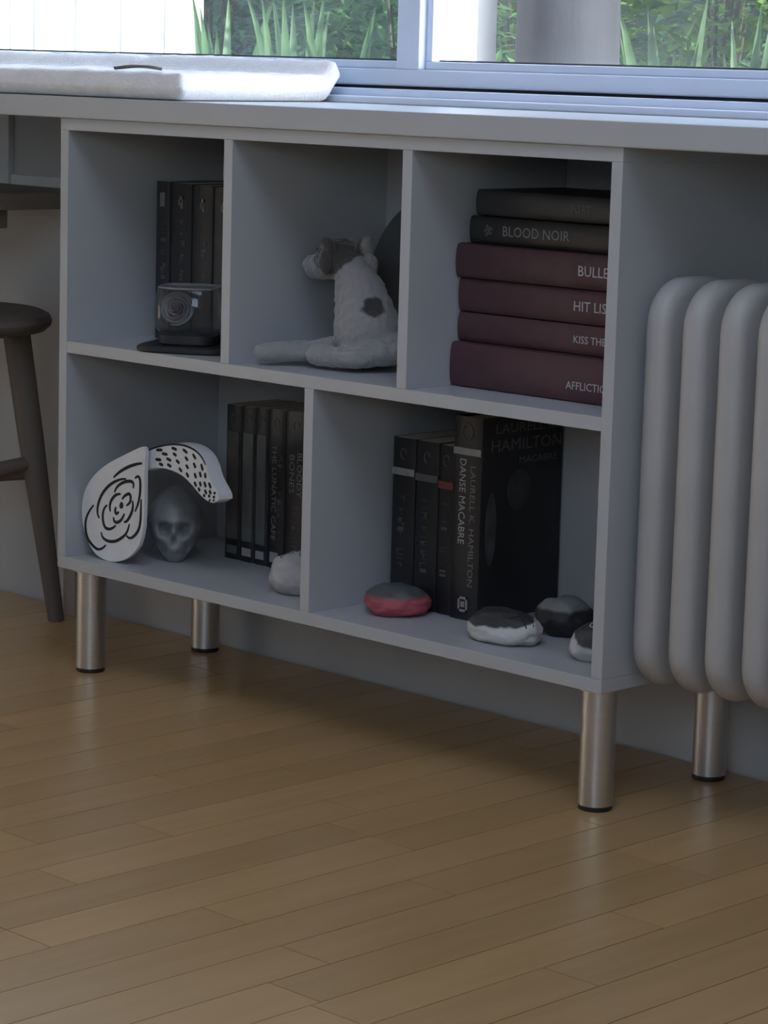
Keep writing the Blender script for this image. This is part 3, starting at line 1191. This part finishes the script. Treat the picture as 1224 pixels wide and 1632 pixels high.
for row, fr in enumerate((.16, .38, .60, .82)):
    nd = 9
    for k in range(nd):
        t0 = (k + .25 + .5 * (row % 2) + random.uniform(-.12, .12)) / nd
        t1 = t0 + random.uniform(.045, .065)
        if t1 > .99:
            continue
        pp = []
        for q in range(4):
            tt = t0 + (t1 - t0) * q / 3
            o_, i_ = along(cl_o, tt), along(cl_i, tt)
            f2 = fr + .07 * q / 3
            pp.append((o_[0] * (1 - f2) + i_[0] * f2, o_[1] * (1 - f2) + i_[1] * f2))
        bm = bmesh.new()
        ribbon(bm, pp, .0044, YA - .0004, YA + .0005)
        apart(bm_obj('ink_dash', bm, ink))
bm = bmesh.new()
ribbon(bm, [(a, b - .0008) for a, b in so_[2:26]], .0026, YA - .0004, YA + .0005)
apart(bm_obj('ink_outline', bm, ink))


# skull
def skull_mesh():
    bm = bmesh.new()
    bmesh.ops.create_uvsphere(bm, u_segments=96, v_segments=72, radius=1)
    for v in bm.verts:
        n_ = v.co.normalized()
        x_, y_, z_ = n_          # face looks to -y
        px, py, pz = x_ * .039, y_ * .046, z_ * .052
        # jaw: lower half narrows and comes forward
        if z_ < .1:
            k = min(1, (.1 - z_) / 1.0)
            px *= 1 - .34 * k
            py = py * (1 - .40 * k) - .012 * k
            pz = pz * (1.02)
        front = max(0, -y_)

        def g(cx, cz, sx, sz):
            return math.exp(-(((x_ - cx) / sx) ** 2 + ((z_ - cz) / sz) ** 2)) * (1 if y_ < 0 else 0)
        dep = 0
        for s in (-1, 1):
            dep += .020 * g(.36 * s, -.02, .20, .17)          # eye socket
            dep -= .006 * g(.58 * s, -.26, .18, .12)          # cheek bone
            dep += .010 * g(.58 * s, -.55, .16, .2)           # hollow under cheek
            dep -= .004 * g(.32 * s, .20, .25, .08)           # brow
        dep += .013 * g(0, -.30, .085, .11)                   # nose hole
        dep -= .005 * g(0, -.08, .09, .1)                     # nose bridge
        dep -= .006 * g(0, -.60, .34, .16)                    # teeth ridge
        if -.74 < z_ < -.50 and y_ < 0 and abs(x_) < .42:
            dep += .0014 * (abs(math.sin(x_ * 26)) < .35) + .002 * math.exp(-((z_ + .615) / .02) ** 2)
        v.co = Vector((px, py + dep, pz))
    zm = min(v.co.z for v in bm.verts)
    for v in bm.verts:
        if v.co.z < zm + .004:
            v.co.z = zm + .004
    bmesh.ops.translate(bm, verts=bm.verts, vec=(0, 0, -zm - .004))
    return bm


sk = bm_obj('skull', skull_mesh(), mat('skull_resin', (.25, .255, .255), .38, var=.35, scale=22, bump=.2, bscale=80), None, smooth=True)
sk.location = (.121, .108, ZB + .0004)
sk.rotation_euler = (0, 0, .80)
tag(sk, 'small grey skull figurine under the dashed arch', 'skull')


# ------------------------------------------------------------------ painted stones
def stone(name, loc, rad_, rz, m, label, seed, flat=.0, power=2.5):
    bm = bmesh.new()
    bmesh.ops.create_icosphere(bm, subdivisions=5, radius=1)
    for v in bm.verts:
        n_ = v.co.normalized()
        nz_ = mnoise.fractal(n_ * 1.3 + Vector((seed * 3.1, 0, 0)), 1, 2, 3) * .13
        v.co = Vector((n_.x * rad_[0], n_.y * rad_[1], n_.z * rad_[2])) * (1 + nz_)
    zm = min(v.co.z for v in bm.verts)
    fl = zm + rad_[2] * .22
    for v in bm.verts:
        if v.co.z < fl:
            v.co.z = fl + (v.co.z - fl) * .04
    zm = min(v.co.z for v in bm.verts)
    bmesh.ops.translate(bm, verts=bm.verts, vec=(0, 0, -zm))
    o = bm_obj(name, bm, m, None, smooth=True)
    o.location = loc
    o.rotation_euler = (0, 0, rz)
    return tag(o, label, 'stone', 'painted stones on the bottom shelf')


def stone_mat(name, c0, c1, z, soft=.002, tilt=(0, 0), c2=None):
    """paint split at a height (object space), edge wobbling with noise"""
    m = bpy.data.materials.new(name)
    m.use_nodes = True
    nt = m.node_tree
    b = nt.nodes['Principled BSDF']
    b.inputs['Roughness'].default_value = .6
    tc = nt.nodes.new('ShaderNodeTexCoord')
    vm = nt.nodes.new('ShaderNodeVectorMath')
    vm.operation = 'DOT_PRODUCT'
    vm.inputs[1].default_value = (tilt[0], tilt[1], 1)
    nt.links.new(tc.outputs['Object'], vm.inputs[0])
    nz_ = nt.nodes.new('ShaderNodeTexNoise')
    nz_.inputs['Scale'].default_value = 55
    nt.links.new(tc.outputs['Object'], nz_.inputs['Vector'])
    ad = nt.nodes.new('ShaderNodeMath')
    ad.operation = 'MULTIPLY_ADD'
    ad.inputs[1].default_value = .008
    nt.links.new(nz_.outputs[0], ad.inputs[0])
    nt.links.new(vm.outputs['Value'], ad.inputs[2])
    mr = nt.nodes.new('ShaderNodeMapRange')
    mr.inputs[1].default_value = z - soft + .004
    mr.inputs[2].default_value = z + soft + .004
    nt.links.new(ad.outputs[0], mr.inputs[0])
    mix = nt.nodes.new('ShaderNodeMix')
    mix.data_type = 'RGBA'
    mix.inputs['A'].default_value = (*c0, 1)
    mix.inputs['B'].default_value = (*c1, 1)
    nt.links.new(mr.outputs[0], mix.inputs['Factor'])
    nt.links.new(mix.outputs['Result'], b.inputs['Base Color'])
    return m


def ink_on_stone(o, loops, wdt, m, nm='ink_loop'):
    """strokes lying on the stone's upper surface: loops of (x, y) in the stone's frame"""
    bvh_me = o.data
    from mathutils.bvhtree import BVHTree
    bt = BVHTree.FromPolygons([v.co for v in bvh_me.vertices], [list(p.vertices) for p in bvh_me.polygons])
    for lp in loops:
        pts = []
        for x_, y_ in lp:
            h_ = bt.ray_cast(Vector((x_, y_, 1)), Vector((0, 0, -1)))
            if h_[0]:
                pts.append(h_[0] + Vector((0, 0, .0001)))
        if len(pts) > 2:
            bm = bmesh.new()
            ring_tube(bm, pts, wdt, 6)
            bm_obj(nm, bm, m, o, smooth=True)


st1 = stone('painted_stone', (.398, .082, ZB + .0003), (.042, .036, .031), .5, mat('pale_stone', (.40, .39, .375), .7, var=.12, scale=60, bump=.3),
            'pale grey stone with thin inked loops at the low divider', 1)
ink_on_stone(st1, [[(cx + .009 * math.cos(a), cy + .006 * math.sin(a)) for a in [k * PI / 8 for k in range(17)]] for cx, cy in ((-.018, -.006), (-.004, .006), (.010, -.012), (.014, .008))], .0006, mat('grey_ink', (.10, .10, .10), .7))
st2 = stone('painted_stone', (.568, .086, ZB + .0003), (.042, .036, .0215), .75,
            stone_mat('pink_stone', (.42, .085, .105), (.085, .095, .095), .0245, .003), 'oval stone with bright pink sides and dark grey top', 2)
st3 = stone('painted_stone', (.765, .068, ZB + .0003), (.050, .032, .0235), .12,
            stone_mat('white_black_stone', (.58, .57, .55), (.035, .036, .037), .0285, .0012, tilt=(-.03, -.22)), 'long white stone with a black painted top at the front of the shelf', 3)
ink_on_stone(st3, [[(.02 + .026 * k / 8, -.02 + .016 * math.sin(k / 8 * 2.2)) for k in range(9)], [(.022 + .02 * k / 8, -.006 - .01 * (k / 8)) for k in range(9)]], .0008, ink)
st4 = stone('painted_stone', (.782, .158, ZB + .0003), (.036, .032, .025), .7,
            stone_mat('grey_top_stone', (.02, .02, .02), (.20, .21, .205), .0330, .002), 'black stone with a grey painted top beside the tall hardback', 4)
st5 = stone('painted_stone', (.906, .085, ZB + .0003), (.040, .030, .027), .9,
            stone_mat('white_rim_stone', (.50, .50, .49), (.05, .052, .053), .022, .0014, tilt=(.15, -.3)), 'white stone with dark painted centre half hidden by the right side panel', 5)
ink_on_stone(st5, [[(-.012 + .008 * math.cos(a), -.008 + .007 * math.sin(a)) for a in [k * PI / 8 for k in range(17)]]], .0008, mat('white_paint_mark', (.5, .5, .5), .6))

# ------------------------------------------------------------------ stool and side table at the left
sx, sy = -.396, .073
stl = empty('wooden_stool', (sx, sy, 0), 'dark wooden stool with splayed legs standing left of the shelf unit', 'stool')
lathe('seat', [(.001, .433), (.150, .433), (.170, .436), (.1785, .444), (.180, .451), (.1765, .459), (.165, .4645), (.10, .466), (.001, .4655)], dark_wood, stl, 56)
angs = [math.radians(44.4 + 120 * k) for k in range(3)]
rung = []
for a in angs:
    ca, sa = math.cos(a), math.sin(a)
    tube('leg', [(.128 * ca, .128 * sa, .438), (.152 * ca, .152 * sa, .27), (.191 * ca, .191 * sa, .0)], [.0205, .019, .012], dark_wood, stl, 16)
    rung.append((.160 * ca, .160 * sa))
for k in range(3):
    a, b = rung[k], rung[(k + 1) % 3]
    z0_, z1_ = (.232, .205) if k == 2 else (.215, .20)
    if k == 2:
        a, b = rung[0], rung[2]
    tube('stretcher', [(a[0], a[1], z0_ + .01), ((a[0] + b[0]) / 2, (a[1] + b[1]) / 2, (z0_ + z1_) / 2), (b[0], b[1], z1_)], [.010, .0145, .010], dark_wood, stl, 12)

tb = empty('side_table', (-.50, .0, 0), 'grey-brown wooden side table standing over the stool at the left edge', 'table')


def tpart(nm, *a, bev=.002):
    o = box(nm, *a, grey_wood, None, bev)
    o.parent = tb
    o.matrix_parent_inverse = Matrix.Translation(-Vector(tb.location))


tpart('table_top', -.76, -.258, -.30, .285, .6155, .6405)
tpart('apron', -.735, -.283, -.27, .130, .588, .6153)
for x0_, y0_ in ((-.735, -.27), (-.735, .24), (-.290, -.27), (-.290, .243)):
    tpart('leg', x0_, x0_ + .03, y0_, y0_ + .03, 0, .6153)

# screwed plate on the wall under the worktop
wp = tag(box('wall_plate', -.62, -.4905, YW - .010, YW - .0003, .640, ZT - .001, mat('plate_paint', (.66, .66, .65), .7, var=.03), None, .001), 'pale wall plate with a dark screw hole under the worktop', 'wall plate')
sc_ = lathe('screw', [(.0001, 0), (.0045, 0), (.0045, .0012), (.0001, .0012)], black_pl, None, 16)
sc_.parent = wp
sc_.rotation_euler = (PI / 2, 0, 0)
sc_.location = (-.5195, YW - .0098, .7015)
bm = bmesh.new()
add_box(bm, -.49, -.02, YW - .006, YW - .0003, .638, .655, .001)
struct(bm_obj('trim_1', bm, mat('plate_paint', (.66, .66, .65), .7)))

# ------------------------------------------------------------------ garden
GZ = .60
struct(box('ground', -7, 6, YO, 9, GZ - .3, GZ, mat('garden_soil', (.10, .085, .055), .95, var=.4, scale=6, bump=.5, bscale=20), None, 0))
white_paint = mat('white_fence_paint', (.80, .80, .79), .6, var=.03, scale=10)
fence = empty('white_fence', (-2.27, 1.5, GZ), 'white board fence in bright light outside the left pane', 'fence')
ys = [.80, .95, 1.10, 1.25, 1.40, 1.54, 1.665, 1.735, 1.86, 2.00, 2.14, 2.27]
for a, b in zip(ys, ys[1:]):
    o = box('fence_board', -2.295, -2.27, a + .003, b - .003, GZ, 2.3, white_paint, None, .002)
    o.parent = fence
    o.matrix_parent_inverse = Matrix.Translation(-Vector(fence.location))
for z in (1.25, 2.05):
    o = box('rail', -2.335, -2.295, .80, 2.27, z, z + .09, white_paint, None, .002)
    o.parent = fence
    o.matrix_parent_inverse = Matrix.Translation(-Vector(fence.location))
gate = empty('white_post', (-.60, 1.4, GZ), 'white boarded post in bright light beside the grey trunk', 'post')
for a, b in ((1.305, 1.372), (1.378, 1.505)):
    o = box('post_board', -.64, -.588, a, b, GZ, 2.6, white_paint, None, .002)
    o.parent = gate
    o.matrix_parent_inverse = Matrix.Translation(-Vector(gate.location))
tk = bmesh.new()
pts = [(-.450 + .006 * math.sin(z * 5), 1.563 + .008 * math.cos(z * 4), z) for z in [GZ + .12 * i for i in range(18)]]
ring_tube(tk, pts, [.099 - .001 * i for i in range(18)], 28)
for v in tk.verts:
    v.co += Vector((v.co.x + .45, v.co.y - 1.563, 0)).normalized() * .005 * mnoise.fractal(Vector((v.co.x * 18, v.co.y * 18, v.co.z * 3)), 1, 2, 4)
tag(bm_obj('tree_trunk', tk, mat('weathered_bark', (.022, .026, .034), .85, var=.35, scale=10, stretch=(1, 1, .35), bump=.7, bscale=60), None, smooth=True),
    'smooth grey tree trunk standing just outside the right pane', 'tree trunk')


def leaf_mat(name, col, trans=.45):
    m = bpy.data.materials.new(name)
    m.use_nodes = True
    nt = m.node_tree
    b = nt.nodes['Principled BSDF']
    b.inputs['Roughness'].default_value = .5
    tc = nt.nodes.new('ShaderNodeTexCoord')
    nz_ = nt.nodes.new('ShaderNodeTexNoise')
    nz_.inputs['Scale'].default_value = 12
    nt.links.new(tc.outputs['Object'], nz_.inputs['Vector'])
    rp = nt.nodes.new('ShaderNodeValToRGB')
    rp.color_ramp.elements[0].position = .3
    rp.color_ramp.elements[1].position = .7
    rp.color_ramp.elements[0].color = (*[c * .65 for c in col], 1)
    rp.color_ramp.elements[1].color = (*[min(1, c * 1.35) for c in col], 1)
    nt.links.new(nz_.outputs[0], rp.inputs[0])
    nt.links.new(rp.outputs[0], b.inputs['Base Color'])
    tl = nt.nodes.new('ShaderNodeBsdfTranslucent')
    nt.links.new(rp.outputs[0], tl.inputs[0])
    mx = nt.nodes.new('ShaderNodeMixShader')
    mx.inputs[0].default_value = trans
    nt.links.new(b.outputs[0], mx.inputs[1])
    nt.links.new(tl.outputs[0], mx.inputs[2])
    nt.links.new(mx.outputs[0], nt.nodes['Material Output'].inputs[0])
    return m


lm = [leaf_mat('leaf_green', (.075, .165, .062)), leaf_mat('leaf_bright_green', (.130, .250, .055)), leaf_mat('leaf_deep_green', (.040, .090, .042))]
blade_m = leaf_mat('blade_green', (.085, .165, .075))


class Leaves:
    def __init__(self):
        self.v, self.f = [], []

    def add(self, p, d, up, ln, wd):
        d = d.normalized()
        sidev = d.cross(up)
        if sidev.length < 1e-3:
            sidev = d.cross(Vector((1, 0, 0)))
        sidev.normalize()
        nn = sidev.cross(d)
        i = len(self.v)
        m_ = p + d * (ln * .4) + nn * (wd * .12)
        h_ = sidev * (wd / 2)
        self.v += [p, m_ + h_, m_ - h_, p + d * ln - nn * (ln * .12), p + d * (ln * .45)]
        self.f += [(i, i + 1, i + 4), (i + 1, i + 3, i + 4), (i, i + 4, i + 2), (i + 4, i + 3, i + 2)]

    def build(self, name, m, parent):
        me = bpy.data.meshes.new(name)
        me.from_pydata(self.v, [], self.f)
        return link(name, me, m, parent)


def shrub(x_, y_, h_, rad_, nleaf, mi, label, seed, ls=.06):
    rnd = random.Random(seed)
    root = empty('leafy_shrub', (x_, y_, GZ), label, 'shrub', 'shrubs outside the window')
    bm = bmesh.new()
    for k in range(7):
        a = rnd.uniform(0, 2 * PI)
        rr = rad_ * rnd.uniform(.2, .7)
        ring_tube(bm, [(0, 0, 0), (rr * .4 * math.cos(a), rr * .4 * math.sin(a), h_ * .45), (rr * math.cos(a), rr * math.sin(a), h_ * rnd.uniform(.75, .95))], [.006, .004, .002], 6)
    bm_obj('stems', bm, mat('stem_brown', (.05, .06, .025), .8), root)
    lv_ = Leaves()
    for k in range(nleaf):
        a = rnd.uniform(0, 2 * PI)
        rr = rad_ * math.sqrt(rnd.random())
        z = h_ * rnd.uniform(.05, 1)
        sh = 1 - .35 * (z / h_) ** 3
        p = Vector((rr * sh * math.cos(a), rr * sh * math.sin(a), z))
        d = Vector((math.cos(a) + rnd.uniform(-.8, .8), math.sin(a) + rnd.uniform(-.8, .8), rnd.uniform(-.5, .7)))
        s = rnd.uniform(.6, 1.25) * ls
        lv_.add(p, d, Vector((rnd.uniform(-.4, .4), rnd.uniform(-.4, .4), 1)), s, s * rnd.uniform(.38, .55))
    f_ = lv_.build('foliage', lm[mi], root)
    f_['kind'] = 'stuff'


shrubs = [(-2.80, 2.78, 1.35, .33, 2600, 2, 'dark green shrub beyond the left pane just past the white fence'),
          (-2.02, 2.72, 1.25, .33, 2600, 0, 'mid green shrub filling the right half of the left pane'),
          (-2.42, 3.60, 1.5, .33, 1300, 1, 'bright green shrub furthest back beyond the left pane'),
          (-1.62, 3.55, 1.5, .33, 1300, 0, 'tall green shrub at the back next to the window mullion'),
          (-.84, 2.50, 1.2, .33, 3000, 1, 'bright yellow-green shrub just right of the grey trunk'),
          (-.06, 2.40, 1.2, .33, 2600, 0, 'mid green shrub beyond the right end of the right pane'),
          (-.84, 3.42, 1.5, .33, 1500, 2, 'dark green shrub at the back of the right pane')]
for i, s in enumerate(shrubs):
    shrub(*s, 200 + i, .055 + .008 * (i % 3))
# garden hedge closing the view
hr = empty('hedge', (-1.6, 5.2, GZ), 'dense green hedge at the far end of the garden', 'hedge')
lv_ = Leaves()
rnd = random.Random(77)
for k in range(9000):
    p = Vector((rnd.uniform(-4.6, 3.2), rnd.uniform(-.35, .35), rnd.uniform(0, 2.3)))
    d = Vector((rnd.uniform(-1, 1), -1 + rnd.uniform(-.5, .9), rnd.uniform(-.6, .6)))
    s = rnd.uniform(.07, .13)
    lv_.add(p, d, Vector((rnd.uniform(-.4, .4), 0, 1)), s, s * .5)
f_ = lv_.build('foliage', lm[0], hr)
f_['kind'] = 'stuff'
o = box('hedge_core', -4.6, 3.2, .0, .25, 0, 2.2, lm[2], hr, 0)
# iris clumps
clumps = [(-1.98, 2.08, 'clump of upright iris blades nearest the white fence'), (-1.70, 2.05, 'clump of upright iris blades in the middle of the left pane'),
          (-1.42, 1.92, 'clump of upright iris blades next to the window mullion'), (-.56, 1.98, 'clump of upright iris blades right beside the grey trunk'), (-.28, 1.86, 'clump of upright iris blades at the right end of the right pane')]
for i, (x_, y_, lab) in enumerate(clumps):
    root = empty('iris_clump', (x_, y_, GZ), lab, 'plant', 'iris clumps outside the window')
    rnd = random.Random(300 + i)
    for k in range(8):
        bm = bmesh.new()
        a = rnd.uniform(0, 2 * PI)
        bx, by = .05 * math.cos(a), .05 * math.sin(a)
        hh = rnd.uniform(.26, .40)
        lean = rnd.uniform(.02, .10)
        ori = rnd.uniform(-.6, .6)
        wv = Vector((math.cos(.77 + ori), math.sin(.77 + ori), 0))
        rows = []
        for q in range(7):
            t_ = q / 6
            c = Vector((bx + lean * t_ * t_ * math.cos(a), by + lean * t_ * t_ * math.sin(a), hh * t_))
            ww = .017 * (1 - t_ ** 2.2) + .0006
            rows.append((bm.verts.new(c - wv * ww), bm.verts.new(c + Vector((-wv.y, wv.x, 0)) * .003), bm.verts.new(c + wv * ww)))
        for r0, r1 in zip(rows, rows[1:]):
            bm.faces.new((r0[0], r0[1], r1[1], r1[0]))
            bm.faces.new((r0[1], r0[2], r1[2], r1[1]))
        bm_obj('blade', bm, blade_m, root, smooth=True)
